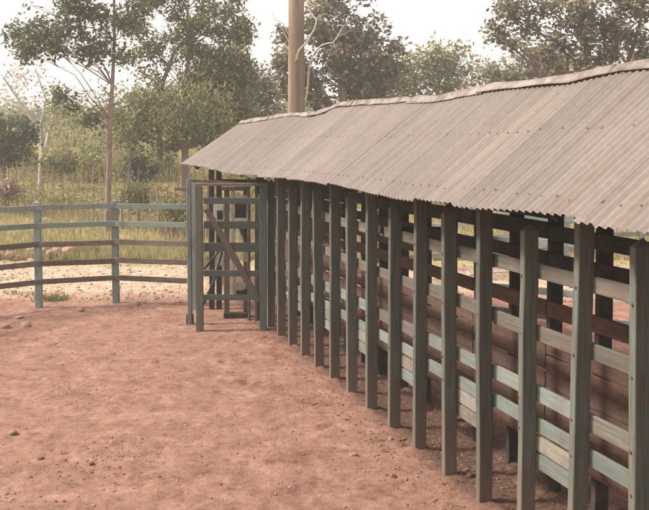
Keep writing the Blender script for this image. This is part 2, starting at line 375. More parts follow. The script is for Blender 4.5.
def sm(fn, s):                                                 # light smoothing of the traced height
    key = (fn.__name__, round(s, 3))
    if key not in HE:
        q = [fn(max(S0, min(S1, s + d))).z for d in ((-.55, 0, .55) if fn is eave_pt else (-.25, 0, .25))]
        p = fn(s); HE[key] = Vector((p.x, p.y, (q[0] + 2 * q[1] + q[2]) / 4))
    return HE[key]
roof = empty('corrugated_roof', lp(5, .8, 2.4))
tag(roof, 'long rusty pinkish grey corrugated iron roof over the cattle race', 'roof')
RI = roof.matrix_basis.copy(); roof_off = roof.location.copy()
def sheet(s0, s1, side, lift, eo):
    """one corrugated sheet, ridge to eave; side 1 = yard side, -1 = far side"""
    L = s1 - s0; nw = int(round(L / .076)); seg = 6; nu = nw * seg + 1; nv = 7
    V = np.zeros((nv, nu, 3)); sag = rnd.uniform(-.002, .002)
    for i in range(nu):
        s = s0 + L * i / (nu - 1)
        r = sm(ridge_pt, s0 + L * (i / (nu - 1))); e = sm(eave_pt, s)
        if side == -1:
            e2 = r + (r - e) * 1.0; e = Vector((e2.x, e2.y, e.z))
        d = (e - r)
        L0 = d.length; d.normalize()
        up = Vector((-d.x * d.z, -d.y * d.z, d.x * d.x + d.y * d.y)).normalized()
        amp = .0105 * math.cos(2 * math.pi * i / seg)
        for j in range(nv):
            f = j / (nv - 1)
            p = r + d * ((L0 + eo + .012 * math.sin(i * .05 + s0)) * f) + up * (amp + lift + sag * math.sin(f * math.pi))
            V[j, i] = p - roof_off
    idx = np.arange(nv * nu).reshape(nv, nu)
    q = np.stack([idx[:-1, :-1], idx[1:, :-1], idx[1:, 1:], idx[:-1, 1:]], -1).reshape(-1, 4)
    if side == -1: q = q[:, ::-1]
    o = mesh_np('roof_sheet', V.reshape(-1, 3), q, M['roof'], roof, smooth=True)
    uvl = o.data.uv_layers.new(name='UVMap')
    li = np.empty(len(o.data.loops), dtype=np.int32); o.data.loops.foreach_get('vertex_index', li)
    uv = np.stack([(li % nu) / (nu - 1) * L, (li // nu) / (nv - 1) * 1.5], 1).astype(np.float32)
    uvl.data.foreach_set('uv', uv.ravel())
    if side == 1:
        acc = Acc()
        for f in (.04, .45, .9):
            for i in range(0, nw + 1, 2):
                s = s0 + L * min(i / nw, 1); r = sm(ridge_pt, s); e = sm(eave_pt, s); d = e - r; up = Vector((-d.x * d.z, -d.y * d.z, d.x * d.x + d.y * d.y)).normalized()
                if rnd.random() < .15: continue
                p = r + d * (f + rnd.uniform(-.01, .01)) + up * (.0105 + lift) - roof_off; u = d.normalized(); v_ = u.cross(up); q = rnd.uniform(.007, .012)
                acc.add([p + (u * math.cos(a) + v_ * math.sin(a)) * q for a in (0, 1.26, 2.51, 3.77, 5.03)] + [p + up * .007], [(k, (k + 1) % 5, 5) for k in range(5)])
        tag(acc.build('nail_heads', M['bolt'], o, False), kind='stuff')
    return o
s = S0; i = 0; WID = .76
while s < S1 - .2:
    e = min(s + WID, S1)
    if S1 - e < .3: e = S1
    for side in (1, -1):
        sheet(s, min(e + .076, S1), side, .004 + (.0016 if i % 2 else 0), rnd.uniform(-.012, .02))
    s = e; i += 1
# crooked ridge capping, piece by piece
s = S0
while s < S1 - .1:
    L = min(rnd.uniform(1.5, 2.1), S1 - s)
    n = 9; V = []; lift0 = rnd.uniform(.012, .03); w1 = rnd.uniform(.055, .085); ph = rnd.uniform(0, 6)
    for i in range(n):
        q = min(S1, s + (L + .12) * i / (n - 1)); r = sm(ridge_pt, q); e = sm(eave_pt, q); d = (e - r).normalized()
        d2 = Vector((-d.x, -d.y, d.z)); wob = .014 * rnd.uniform(-1, 1)
        curl = .008 + .016 * rnd.random() ** 3
        V += [r + d * w1 + Vector((0, 0, lift0 + curl)), r + d * w1 * .5 + Vector((0, 0, lift0 + .015)), r + Vector((0, 0, lift0 + .035 + wob)),
              r + d2 * w1 * .5 + Vector((0, 0, lift0 + .02)), r + d2 * w1 + Vector((0, 0, lift0 + curl))]
    V = np.array([tuple(p - roof_off) for p in V])
    idx = np.arange(n * 5).reshape(n, 5); q = np.stack([idx[:-1, :-1], idx[:-1, 1:], idx[1:, 1:], idx[1:, :-1]], -1).reshape(-1, 4)
    o = mesh_np('ridge_cap', V, q, M['cap'], roof); sol = o.modifiers.new('thickness', 'SOLIDIFY'); sol.thickness = .004; sol.offset = 1
    s += L
# purlins and rafters under the sheets
def under(s, f, side=1, dz=-.075):
    r = ridge_pt(s); e = eave_pt(s)
    if side == -1: e = Vector((2 * r.x - e.x, 2 * r.y - e.y, e.z))
    return r + (e - r) * f + Vector((0, 0, dz))
segs = list(np.linspace(S0 + .05, S1 - .08, 30))
for side, f in ((1, .88), (1, .45), (-1, .1), (-1, .88), (-1, .45)):
    for a, b in zip(segs, segs[1:]):
        plank('purlin', under(a, f, side) - roof_off, under(b, f, side) - roof_off, .06, .05, M['dark'], roof, bev=0, jit=0)
for k in range(-8, 18, 2):
    s = SP * k
    if s > S1 - .2 or s < S0 + .2: continue
    for side in (1, -1):
        plank('rafter', under(s, .0, side, -.11) - roof_off, under(s, .86, side, -.16) - roof_off, .05, .09, M['dark'], roof, bev=0, jit=0)

# ------------------------------------------------------------------ the race: near wall
def post_mesh(h, w_al=.055, w_dp=.12, pointed=False, name='post'):
    """vertical post: along X is the height so the grain follows it"""
    b = bmesh.new()
    n = 7; j = [rnd.uniform(-.005, .005) for _ in range(40)]
    rings = []
    for i in range(n):
        z = h * i / (n - 1); ww = 1
        x0, y0 = j[i] , j[i + 10]
        pts = [(-w_al / 2, -w_dp / 2), (w_al / 2, -w_dp / 2), (w_al / 2, w_dp / 2), (-w_al / 2, w_dp / 2)]
        c = .005; ring = []
        for (a, bb) in pts:
            sa, sb = math.copysign(1, a), math.copysign(1, bb)
            two = [(a - sa * c, bb), (a, bb - sb * c)]
            if sa * sb > 0: two = two[::-1]
            for q in two: ring.append(b.verts.new((z, q[0] + x0, q[1] + y0)))
        rings.append(ring)
    for r0, r1 in zip(rings, rings[1:]):
        for i in range(8): b.faces.new((r0[i], r0[(i + 1) % 8], r1[(i + 1) % 8], r1[i]))
    b.faces.new(rings[0][::-1])
    if pointed:
        cx = b.verts.new((h + .05, rnd.uniform(-.005, .005), -w_dp * .12)); top = rings[-1]
        for i in range(8): b.faces.new((top[i], top[(i + 1) % 8], cx))
    else: b.faces.new(rings[-1])
    bmesh.ops.recalc_face_normals(b, faces=b.faces[:])
    me = bpy.data.meshes.new(name); b.to_mesh(me); b.free(); return me
UPM = Matrix(((0, 0, 1), (0, 1, 0), (1, 0, 0)))
def put_post(name, me, mat, parent, loc, rz, lean=(0, 0)):
    """stand a post mesh (height along local X, along-wall Y, depth Z) upright with its depth along N"""
    o = link(name, me, mat, parent)
    X = Vector((lean[0], lean[1], 1)).normalized()
    Y = Vector((-math.sin(rz), math.cos(rz), 0)); Y = (Y - X * Y.dot(X)).normalized(); Z = X.cross(Y)
    Mx = Matrix((X, Y, Z)).transposed().to_4x4(); Mx.translation = loc; o.matrix_basis = Mx
    return o
KMIN, KMAX = -7, 12
near = empty('race_fence', lp(2)); tag(near, 'near wall of the covered cattle race, upright posts with worn teal and cream boards', 'fence')
far = empty('race_fence', lp(2, RACE)); tag(far, 'inner back wall of the covered race, close dark brown boards seen through the gaps', 'fence')
nb, fb = near.location.copy(), far.location.copy()
def k_tall(k): return k % 2 == 0
tall_me = [post_mesh(2.58, .06, .116) for _ in range(4)]; short_me = [post_mesh(2.23, .06, .116, pointed=True) for _ in range(3)]
tall_me2 = [post_mesh(2.58) for _ in range(3)]; short_me2 = [post_mesh(2.23, pointed=True) for _ in range(3)]
for k in range(KMIN, KMAX + 1):
    me = rnd.choice(tall_me if k_tall(k) else short_me)
    dz = -.02 + (0 if k_tall(k) else rnd.uniform(-.02, .02))
    po = put_post('post', me, M['post'], near, lp(k) - nb + Vector((0, 0, dz)), R(18), (rnd.uniform(-.012, .008), rnd.uniform(-.007, .007)))
    me2 = rnd.choice(tall_me2 if k_tall(k) else short_me2)
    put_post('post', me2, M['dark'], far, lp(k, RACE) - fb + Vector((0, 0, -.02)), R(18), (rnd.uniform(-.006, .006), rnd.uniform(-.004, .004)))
    if k <= 4:
        for z in (1.9, 1.48, 1.035, .805):
            b = bmesh.new(); bmesh.ops.create_cone(b, cap_ends=True, segments=6, radius1=.011, radius2=.009, depth=.012)
            # in post space: height X, along Y, depth Z(+ = inward)
            mm = Matrix.Translation((z - dz + rnd.uniform(-.02, .02), rnd.uniform(-.008, .008), .058))
            bo = to_obj('bolt', b, M['bolt'], po, mm)
# boards behind the posts on the race side (near wall)
NB = [(1.905, .112), (1.48, .108), (1.035, .118), (.808, .112)]
off = .06 + .014
for k in range(KMIN, KMAX, 1):
    if k_tall(k):                                              # boards span two bays, from tall post to tall post
        k2 = min(k + 2, KMAX)
        for z, wd in NB:
            dz = rnd.uniform(-.01, .01); dz2 = dz + rnd.uniform(-.008, .008)
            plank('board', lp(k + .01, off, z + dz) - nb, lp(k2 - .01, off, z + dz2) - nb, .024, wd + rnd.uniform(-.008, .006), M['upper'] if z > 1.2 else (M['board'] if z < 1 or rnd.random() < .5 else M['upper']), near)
for k in range(KMIN, KMAX, 1):
    if not k_tall(k):                                          # extra pair of boards low down between short post and the next nearer tall post
        pass
for k in range(KMIN + 1, KMAX, 1):
    if k_tall(k):
        a, b = lp(k + .03, off), lp(min(k + 1, KMAX) + .05, off)
        plank('board', a - nb + Vector((0, 0, .683)), b - nb + Vector((0, 0, .687)), .024, .112, M['cream'], near)
        plank('board', a - nb + Vector((0, 0, .558)), b - nb + Vector((0, 0, .562)), .024, .11, M['board'] if k % 4 else M['cream'], near)
# far wall boards
FB = [(2.10, .12), (1.90, .11), (1.70, .10), (1.50, .13), (1.20, .125), (1.068, .12), (.94, .122), (.812, .12), (.685, .12), (.558, .12), (.43, .12)]
off2 = RACE - .06 - .014
for k in range(KMIN, KMAX + 1):
    if k_tall(k):
        for z, wd in (FB if k < 8 else [(.43 + .128 * q, .122) for q in range(15)]):
            if z == 2.10 and 0 <= k < 8: z, wd = 2.12, .14
            if z == 1.70 and k < 3: continue
            dz = rnd.uniform(-.008, .008); 
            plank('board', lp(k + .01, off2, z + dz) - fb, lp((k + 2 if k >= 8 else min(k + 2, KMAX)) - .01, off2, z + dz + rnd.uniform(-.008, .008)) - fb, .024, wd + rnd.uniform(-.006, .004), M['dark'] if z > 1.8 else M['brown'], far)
for k in range(0, KMAX, 2): plank('top_plate', lp(k + .01, off2, 2.275) - fb, lp(min(k + 2, KMAX) - .01, off2, 2.28) - fb, .05, .11, M['dark'], far)
# cross tie pole lying across the race
o = plank('cross_tie', at(379, 229.5, 8.7), at(447, 230.5, 9.05), .05, .075, M['dark'], None)
tag(o, 'dark wooden tie bar laid across the race between two posts, its pale end sticking out', 'beam')

# ------------------------------------------------------------------ portal of posts and open gate at the far end
portal = empty('gate_portal', (*gp(200, 331), 0)); tag(portal, 'teal post portal with double top bars at the far end of the race', 'gate frame')
po = portal.location.copy()
def sqpost(name, x, y, h, wx, wy, mat, parent, base, z0=-.02):
    me = post_mesh(h, wx, wy); return put_post(name, me, mat, parent, Vector((x, y, z0)) - base, R(-90), (rnd.uniform(-.004, .004), 0))
g200 = Vector((*gp(200, 331), 0)); g190 = Vector((*gp(190, 324), 0)); g194 = Vector((*gp(194.3, 309), 0)); g254 = Vector((*gp(254.5, 321), 0))
# after the -90 rotation local along-wall (Y) points world +X... width, depth
sqpost('post', g200.x, g200.y, 2.20, .105, .09, M['pillar'], portal, po)
sqpost('post', g190.x, g190.y, 2.28, .065, .09, M['teal'], portal, po)
sqpost('post', g194.x, g194.y, 2.26, .07, .09, M['teal'], portal, po)
g262 = Vector((*gp(263.5, 330), 0))
sqpost('post', g262.x, g262.y, 2.2, .10, .09, M['gate'], portal, po)
sqpost('post', *gp(256.5, 321), 2.3, .05, .08, M['post'], portal, po)
sqpost('post', *gp(249.5, 320), 2.3, .04, .08, M['rail'], portal, po)
T = lambda px, py, Y: at(px, py, Y) - po
plank('top_bar', T(195, 184.5, g200.y), T(268.5, 184.5, g200.y), .09, .045, M['rail'], portal)
plank('top_bar', T(187, 180.3, g190.y), T(236, 183.2, g190.y + .4), .08, .04, M['rail'], portal)
plank('stub_bar', T(175, 188.7, g190.y + .05), T(188, 189.2, g190.y + .05), .04, .05, M['rail'], portal)
# rusty boot at the foot of the outer post
plank('foot_band', Vector((g190.x, g190.y, .0)) - po, Vector((g190.x + .0005, g190.y, .15)) - po, .082, .108, M['dark'], portal)

gate = empty('board_gate', (g200.x, g200.y + .07, .4)); tag(gate, 'dark teal gate of five boards with a diagonal brace under the portal', 'gate')
gb = gate.location.copy(); GY = g200.y + .075
G = lambda px, py, d=0: at(px, py, GY + d) - gb
for y0, y1 in ((197.5, 204), (221, 228.5), (242.5, 251.5), (270.3, 276.3), (294.3, 300.2)):
    hgt = (y1 - y0) * GY / F
    plank('board', G(203.7, (y0 + y1) / 2), G(261, (y0 + y1) / 2 + .3), .025, hgt, M['gate'], gate)
plank('brace', G(206.5, 209, -.04), G(259, 301, -.04), .026, .095, M['post'], gate)
plank('stile', G(261, 303, .03), G(261, 194, .03), .03, .08, M['gate'], gate)
# ------------------------------------------------------------------ squeeze gate behind
crush = empty('squeeze_gate', (*gp(236, 318), 0)); tag(crush, 'cream and brown cattle squeeze gate standing behind the teal gate', 'squeeze gate')
cb = crush.location.copy(); CY = cb.y + .05
C = lambda px, py, d=0: at(px, py, CY + d) - cb
def vbar(name, px0, px1, y0, y1, mat, d=0, dep=.06):
    k = (CY + d) / F; return plank(name, C((px0 + px1) / 2, y1, d), C((px0 + px1) / 2 + .01, y0, d), (px1 - px0) * k, dep, mat, crush, bev=.003, jit=.001)
def hbar(name, px0, px1, y0, y1, mat, d=0, dep=.05):
    k = (CY + d) / F; return plank(name, C(px0, (y0 + y1) / 2, d), C(px1, (y0 + y1) / 2, d), dep, (y1 - y0) * k, mat, crush, bev=.003, jit=.001)
vbar('side_post', 224.3, 229.3, 187, 317, M['rail'], .05, .08)
vbar('side_post', 244, 248, 187, 317, M['rail'], .12, .08)
hbar('sill', 224, 247, 312.5, 317.3, M['dark'], -.02, .12)
hbar('header', 222, 250, 186.5, 190.5, M['rail'], .0, .10)
vbar('upright', 231.3, 234.6, 190.5, 300, M['pale'])
hbar('window_rail', 234.8, 250.5, 195.5, 198.2, M['pale'])
hbar('window_rail', 234.8, 250.5, 218.3, 221.3, M['pale'])
vbar('window_stile', 246.8, 250.5, 198.4, 218.2, M['pale'])
hbar('shutter', 235.2, 246.6, 200.8, 218, M['dark'], .03, .02)
plank('lever', C(236, 222, -.03), C(240.5, 240, -.03), .03, .06, M['pale'], crush)
plank('lever', C(238.5, 222, -.06), C(252, 252, -.06), .03, .075, M['dark'], crush)
hbar('panel', 243, 250.5, 232, 262, M['pale'], .05, .02)
hbar('panel', 236, 246, 282.5, 289, M['pale'], .05, .02)
hbar('panel', 236, 246.5, 290, 297, M['dark'], .05, .02)
hbar('panel', 235, 243.5, 224, 231, M['pale'], .07, .02)
hbar('head_board', 213.5, 223.5, 204.5, 223, M['pale'], .5, .025)
hbar('head_board', 217.0, 222.5, 210.5, 219.5, M['dark'], .46, .02)
hbar('tail_board', 217, 223.6, 252, 266, M['pale'], .5, .025)
# leaning poles left of the squeeze
def stick_obj(name, pts, rads, mat, label, cat, group=None):
    b = pts[0].copy(); V, Fc = tube_np([p - b for p in pts], rads); o = mesh_np(name, [tuple(v) for v in V], Fc, mat, None, True); o.location = b
    return tag(o, label, cat, group)
stick_obj('loose_pole', [at(203.5, 304, CY - .1), at(213, 283, CY), at(222, 252, CY + .15)], [.026, .024, .02], M['dark'], 'long crooked brown pole leaning between the portal and the squeeze gate', 'pole')
stick_obj('loose_pole', [at(204, 269, CY + .2), at(214, 257, CY + .2), at(223, 247, CY + .1)], [.022, .02, .016], M['dark'], 'short thin brown pole leaning above the long crooked one', 'pole')
# dark roof posts behind the portal
dp = empty('roof_support', (*gp(215, 306), 0)); tag(dp, 'pair of short dark posts holding up the far end of the roof', 'post')
db = dp.location.copy()
for px in (212, 219.3):
    x, y = gp(px, 309); sqpost('post', x, y, 2.40, .085, .09, M['dark'], dp, db)
plank('beam', Vector((gp(208, 309)[0], db.y - .05, 2.18)) - db, Vector((gp(268, 309)[0], db.y - .35, 2.18)) - db, .06, .07, M['dark'], dp)

# ------------------------------------------------------------------ round pen fence on the left
pen = empty('pen_fence', (*gp(116, 303), 0)); tag(pen, 'curved pen fence of five plank rails, upper two teal, lower three brown', 'fence')
pb = pen.location.copy()
pp = [Vector((*gp(39, 307.5), 0)), Vector((*gp(116, 303), 0)), Vector((*gp(188.5, 306), 0))]
ext = []; p = Vector((-5.95, 13.62, 0)); ext.append(p)
a = R(248)
for i in range(6):
    a2 = a + R(7) * i; p = p + Vector((math.cos(a2), math.sin(a2), 0)) * 1.35; ext.append(p)
allp = ext[::-1] + pp
RH = [1.735, 1.42, 1.095, .765, .455]
for i, p in enumerate(allp):
    if i < len(allp) - 1:
        me = post_mesh(1.83, .11, .10, pointed=True); q = put_post('post', me, M['teal'], pen, p - pb + Vector((0, 0, -.02)), R(-90), (rnd.uniform(-.006, .006), rnd.uniform(-.006, .006)))
for a, b in zip(allp, allp[1:]):
    d = (b - a).normalized(); nn = Vector((d.y, -d.x, 0))
    if nn.y > 0: nn = -nn
    for r, h in enumerate(RH):
        o_ = nn * .065
        plank('rail', a + o_ + Vector((0, 0, h + rnd.uniform(-.012, .012))) - pb, b + o_ + Vector((0, 0, h + rnd.uniform(-.012, .012))) - pb, .03, .092, M['teal'] if r < 2 else M['rail'], pen)

# yard fences beyond the race (seen through its gaps)
def rail_fence(pts, label, RHs, hp=1.85, mats=None, sp=1.5, wide=.1):
    root = empty('yard_fence', pts[0]); tag(root, label, 'fence', None); b0 = Vector(pts[0])
    for A, B in zip(pts, pts[1:]):
        A, B = Vector(A), Vector(B); n = max(1, int((B - A).length / sp)); d = (B - A).normalized(); rz = math.atan2(d.y, d.x) - math.pi / 2
        for i in range(n + (1 if B == Vector(pts[-1]) else 0)):
            p = A + (B - A) * i / n
            put_post('post', post_mesh(hp, .1, .1, True), M['teal'], root, p - b0, rz)
        for i in range(n):
            a, b = A + (B - A) * i / n, A + (B - A) * (i + 1) / n; nn = Vector((-d.y, d.x, 0)) * .066
            for r, h in enumerate(RHs): plank('rail', a - b0 + nn + Vector((0, 0, h)), b - b0 + nn + Vector((0, 0, h + rnd.uniform(-.01, .01))), .028, wide, (M['pale'] if (r + i) % 4 == 3 else M['teal']), root, jit=.001)
rail_fence([(2.3, 12.2, 0), (4.7, 10.6, 0), (9.5, 9.6, 0)], 'teal yard fence behind the race, seen in strips through its nearest gaps', [1.78, 1.44, 1.10, .76, .42])
rail_fence([(.4, 16.6, 0), (3.6, 18.6, 0), (9.0, 19.5, 0), (16, 19, 0)], 'distant teal rail fence bordering the back yard behind the race', [1.74, 1.42, 1.10, .78, .46])

# ------------------------------------------------------------------ utility pole behind the roof
V, Fc = tube_np([(0, 0, -.05), (0, 0, 4.75), (0, 0, 4.83), (0, 0, 9.5)], [.205, .185, .178, .16], 20)
o = mesh_np('utility_pole', [tuple(v) for v in V], Fc, M['pole'], None, True); o.location = (*at(296.5, 100, 19.0).xy, 0)
tag(o, 'tall thick ochre and brown pole rising behind the roof ridge', 'pole')
print('pole z at py60', at(296, 62, 19).z)

# ------------------------------------------------------------------ stick fence across the dry grass
sf = empty('stick_fence', (-8, 30, float(ground_h(-8, 30)))); tag(sf, 'rough wire fence of thin upright sticks across the dry grass', 'fence')
sb = sf.location.copy(); A = Vector((-12.8, 31.5, 0)); B = Vector((-1.2, 23.2, 0)); n = 42
for i in range(n):
    f = (i + rnd.uniform(-.25, .25)) / n; p = A + (B - A) * f; g = float(ground_h(p.x, p.y))
    thick = rnd.random() < .12; h = rnd.uniform(1.25, 1.6) if thick else rnd.uniform(1.5, 2.2); r = rnd.uniform(.035, .05) if thick else rnd.uniform(.012, .022)
    lean = rnd.uniform(-.06, .06)
    V, Fc = tube_np([(0, 0, -.1), (lean * .5 + rnd.uniform(-.02, .02), 0, h / 2), (lean, rnd.uniform(-.04, .04), h)], [r, r * .9, r * .75], 5)
    Fc = list(Fc)
    o = mesh_np('stick', [tuple(v) for v in V], Fc, M['stick'], sf, True); o.location = Vector((p.x, p.y, g)) - sb
for z in (.5, .95, 1.35):
    pts = [Vector((*(A + (B - A) * q).xy, float(ground_h(*(A + (B - A) * q).xy)) + z + .02 * math.sin(q * 90))) - sb for q in np.linspace(0, 1, 40)]
    V, Fc = tube_np(pts, [.006] * 40, 4); mesh_np('wire', [tuple(v) for v in V], Fc, M['bolt'], sf, True)

# ------------------------------------------------------------------ stones
def stone_mesh(seed, sub=2):
    b = bmesh.new(); bmesh.ops.create_icosphere(b, subdivisions=sub, radius=1); r = random.Random(seed)
    ax = [(Vector((r.gauss(0, 1), r.gauss(0, 1), r.gauss(0, 1))).normalized(), r.uniform(.62, .9)) for _ in range(14)]
    for v in b.verts:
        for n_, d in ax:
            t_ = v.co.dot(n_)
            if t_ > d: v.co -= n_ * (t_ - d) * .9
        v.co *= r.uniform(.96, 1.04)
    me = bpy.data.meshes.new('stone'); b.to_mesh(me); b.free(); me.materials.append(M['stone']); return me
SM = [stone_mesh(i) for i in range(7)]
def stone(x, y, s, label, group=None, zf=.08, name='stone'):
    o = link(name, rnd.choice(SM)); o.location = (x, y, float(ground_h(x, y)) + s * zf); o.scale = (s * rnd.uniform(.8, 1.3), s * rnd.uniform(.7, 1.1), s * rnd.uniform(.5, .75)); o.rotation_euler = (rnd.uniform(-.3, .3), rnd.uniform(-.3, .3), rnd.uniform(0, 6.28))
    return tag(o, label, 'stone', group)
for i in range(70):
    px = rnd.uniform(-15, 76); base = 258 - max(0, (px - 45)) * .18
    x, y = gp(px, base - rnd.uniform(-3, 5)); lay = rnd.random() < .35
    o = stone(x, y, rnd.uniform(.09, .19), 'pale pinkish stone in the loose heap beyond the pen fence', 'stones heaped in a row beyond the pen fence')
    if lay: o.location.z += .12
for (px, py, s, lb) in ((19, 318, .085, 'pale rounded stone lying inside the pen at the foot of the left post'), (26, 326, .11, 'largest pale stone inside the pen near the left edge'), (5, 328, .10, 'flat dark stone at the left edge of the pen'),
                        (80, 311, .10, 'pale flat stone on the dirt right of the left fence post'), (136, 305, .10, 'low pale stone outside the fence right of the middle post'),
                        (354, 455.5, .05, 'whitish stone on the dirt left of the race posts'), (13, 434, .055, 'small white stone on open dirt at the lower left')):
    stone(*gp(px, py), s, lb)
for (px, py, s, lb) in ((391, 440, .035, 'whitish pebble beside the foot of the race posts'), (41, 459, .036, 'dark clod on the open dirt at lower left'), (92, 464.5, .032, 'dark flat clod beside scattered lumps at lower left'), (394, 477, .034, 'dark clod on the dirt in front of the race posts'), (470, 476, .045, 'grey clod lying under the race between two posts')):
    o = stone(*gp(px, py), s, lb, None, .15, 'clod'); o['category'] = 'clod' if 'clod' in lb else 'stone'
    if 'clod' in lb: o.material_slots[0].link = 'OBJECT'; o.material_slots[0].material = M['dung']
# gravel, crumbs and dung scattered on the yard (uncountable)
def scatter(name, n, fx, smin, smax, mat, label, seed, flat=.6):
    r = np.random.default_rng(seed)
    t = (1 + 5 ** .5) / 2
    ico = np.array([(-1, t, 0), (1, t, 0), (-1, -t, 0), (1, -t, 0), (0, -1, t), (0, 1, t), (0, -1, -t), (0, 1, -t), (t, 0, -1), (t, 0, 1), (-t, 0, -1), (-t, 0, 1)]) / 1.9
    fc = np.array([(0, 11, 5), (0, 5, 1), (0, 1, 7), (0, 7, 10), (0, 10, 11), (1, 5, 9), (5, 11, 4), (11, 10, 2), (10, 7, 6), (7, 1, 8), (3, 9, 4), (3, 4, 2), (3, 2, 6), (3, 6, 8), (3, 8, 9), (4, 9, 5), (2, 4, 11), (6, 2, 10), (8, 6, 7), (9, 8, 1)])
    P = fx(r, n); n = len(P); s = smin + (smax - smin) * r.random(n) ** 3
    V = ico[None] * (1 + .35 * (r.random((n, 12, 3)) - .5)) * s[:, None, None]
    V *= np.stack([r.uniform(.7, 1.5, n), r.uniform(.6, 1.1, n), r.uniform(flat * .6, flat, n)], 1)[:, None, :]
    a = r.uniform(0, 6.28, n); ca, sa = np.cos(a)[:, None], np.sin(a)[:, None]
    X = V[..., 0] * ca - V[..., 1] * sa; Y = V[..., 0] * sa + V[..., 1] * ca
    V = np.stack([X + P[:, None, 0], Y + P[:, None, 1], V[..., 2] + ground_h(P[:, 0], P[:, 1])[:, None] + s[:, None] * .15], -1)
    o = mesh_np(name, V.reshape(-1, 3), (fc[None] + 12 * np.arange(n)[:, None, None]).reshape(-1, 3), mat); return tag(o, label, 'ground litter', None, 'stuff')
def fan(r, n): # uniform in the pen
    y = 3.2 + 12.5 * r.random(n) ** 1.0; x = r.uniform(-.45, .5, n) * y; keep = (x < 3.1 - .325 * y + .2); return np.stack([x[keep], y[keep]], 1)
def clumped(r, n):
    c = []
    for (px, py, q, s) in ((70, 385, 1.0, .45), (95, 462, 1.3, .25), (100, 458, .9, .3), (140, 310, 1.5, .3), (60, 340, .6, .4), (100, 350, .6, .35), (20, 480, .6, .4), (270, 440, .3, .3), (200, 380, .3, .5), (330, 400, .8, .25), (390, 450, .8, .25), (160, 480, .5, .5)):
        gx_, gy_ = gp(px, py); m_ = int(n * q / 10); c.append(np.stack([r.normal(gx_, s * 1.2, m_), r.normal(gy_, s, m_)], 1))
    return np.vstack(c)
def underr(r, n):
    s = r.uniform(-4, 8.2, n); o_ = np.clip(r.normal(.25, .38, n), -.75, 1.2); return np.stack([P0.x + D.x * s + N.x * o_, P0.y + D.y * s + N.y * o_], 1)
def outer(r, n):
    y = r.uniform(15, 21, n); x = r.uniform(-9, 9, n); return np.stack([x, y], 1)
scatter('gravel', 9000, fan, .003, .013, M['pebble'], 'fine pale gravel strewn over the red dirt yard', 1)
scatter('dirt_crumbs', 9000, fan, .003, .011, M['crumb'], 'dark crumbs of earth over the yard', 2, .45)
scatter('dung_crumbs', 2600, clumped, .004, .018, M['crumb'], 'patches of dark trodden dung lumps on the yard', 3, .4)
scatter('dung_litter', 3600, underr, .004, .02, M['crumb'], 'dark dung litter trodden under the race', 4, .5)
def basel(r, n):
    k = r.integers(-4, 13, n); o_ = r.normal(-.05, .16, n); s = k * SP + r.normal(0, .16, n); return np.stack([P0.x + D.x * s + N.x * o_, P0.y + D.y * s + N.y * o_], 1)
scatter('trodden_litter', 4000, basel, .003, .015, M['dung'], 'dark bits trodden round the feet of the race posts', 7, .4)
scatter('outer_gravel', 3500, outer, .01, .05, M['pebble'], 'pale gravel on the track beyond the pen fence', 5)

# ------------------------------------------------------------------ grass and weeds
def blades(name, P, h, wd, mat, label, seed, lean=.35, kind='stuff', cat='grass', parent=None):
    r = np.random.default_rng(seed); n = len(P); a = r.uniform(0, 6.28, n); la = r.uniform(0, 6.28, n); hh = h * r.uniform(.5, 1.25, n); ww = wd * r.uniform(.6, 1.4, n)
    g = ground_h(P[:, 0], P[:, 1]) - .02; c, s_ = np.cos(a) * ww / 2, np.sin(a) * ww / 2
    lx, ly = np.cos(la) * hh * lean * r.random(n), np.sin(la) * hh * lean * r.random(n)
    V = np.stack([np.stack([P[:, 0] - c, P[:, 1] - s_, g], 1), np.stack([P[:, 0] + c, P[:, 1] + s_, g], 1), np.stack([P[:, 0] + lx, P[:, 1] + ly, g + hh], 1)], 1).reshape(-1, 3)
    o = mesh_np(name, V, np.arange(3 * n).reshape(-1, 3), mat, parent, fac=np.clip(.5 + .35 * fnoise(P[:, 0], P[:, 1], .9, 8) + r.normal(0, .22, n), 0, 1))
    return tag(o, label, cat, None, kind) if label else o
def gfield(r, n, y0, y1, spread):
    y = y0 + (y1 - y0) * r.random(n) ** 1.2; x = r.uniform(-spread, spread * .75, n) * y
    k = fnoise(x, y, .8, 21) + r.random(n) * .9 > .1 ; return np.stack([x[k], y[k]], 1)
r_ = np.random.default_rng(5)
blades('dry_grass', gfield(r_, 110000, 20.5, 42, .52), .24, .03, M['grass'], 'tall dry yellow grass beyond the track', 1)
blades('far_grass', gfield(r_, 60000, 38, 75, .52), .75, .08, M['grass'], 'dry grass rising towards the trees', 2)
def tuft(px, py, nb_, sp, h, lb):
    x, y = gp(px, py); r = np.random.default_rng(int(px * 7 + py)); P = np.stack([r.normal(x, sp, nb_), r.normal(y, sp * .6, nb_)], 1)
    return blades('weed_tuft', P, h, .02, M['weed'], lb, int(px), .9, None, 'weed')
tuft(53, 300, 260, .16, .16, 'small green weed tuft behind the left fence post')
tuft(88, 255.5, 400, .25, .30, 'round green weed tuft right of the stone heap')
tuft(20, 294, 120, .2, .10, 'low weed tuft at the left edge outside the pen')['kind'] = 'stuff'
blades('track_weeds', outer(np.random.default_rng(9), 9000), .06, .02, M['weed'], 'sparse low weeds along the track', 4, .9)

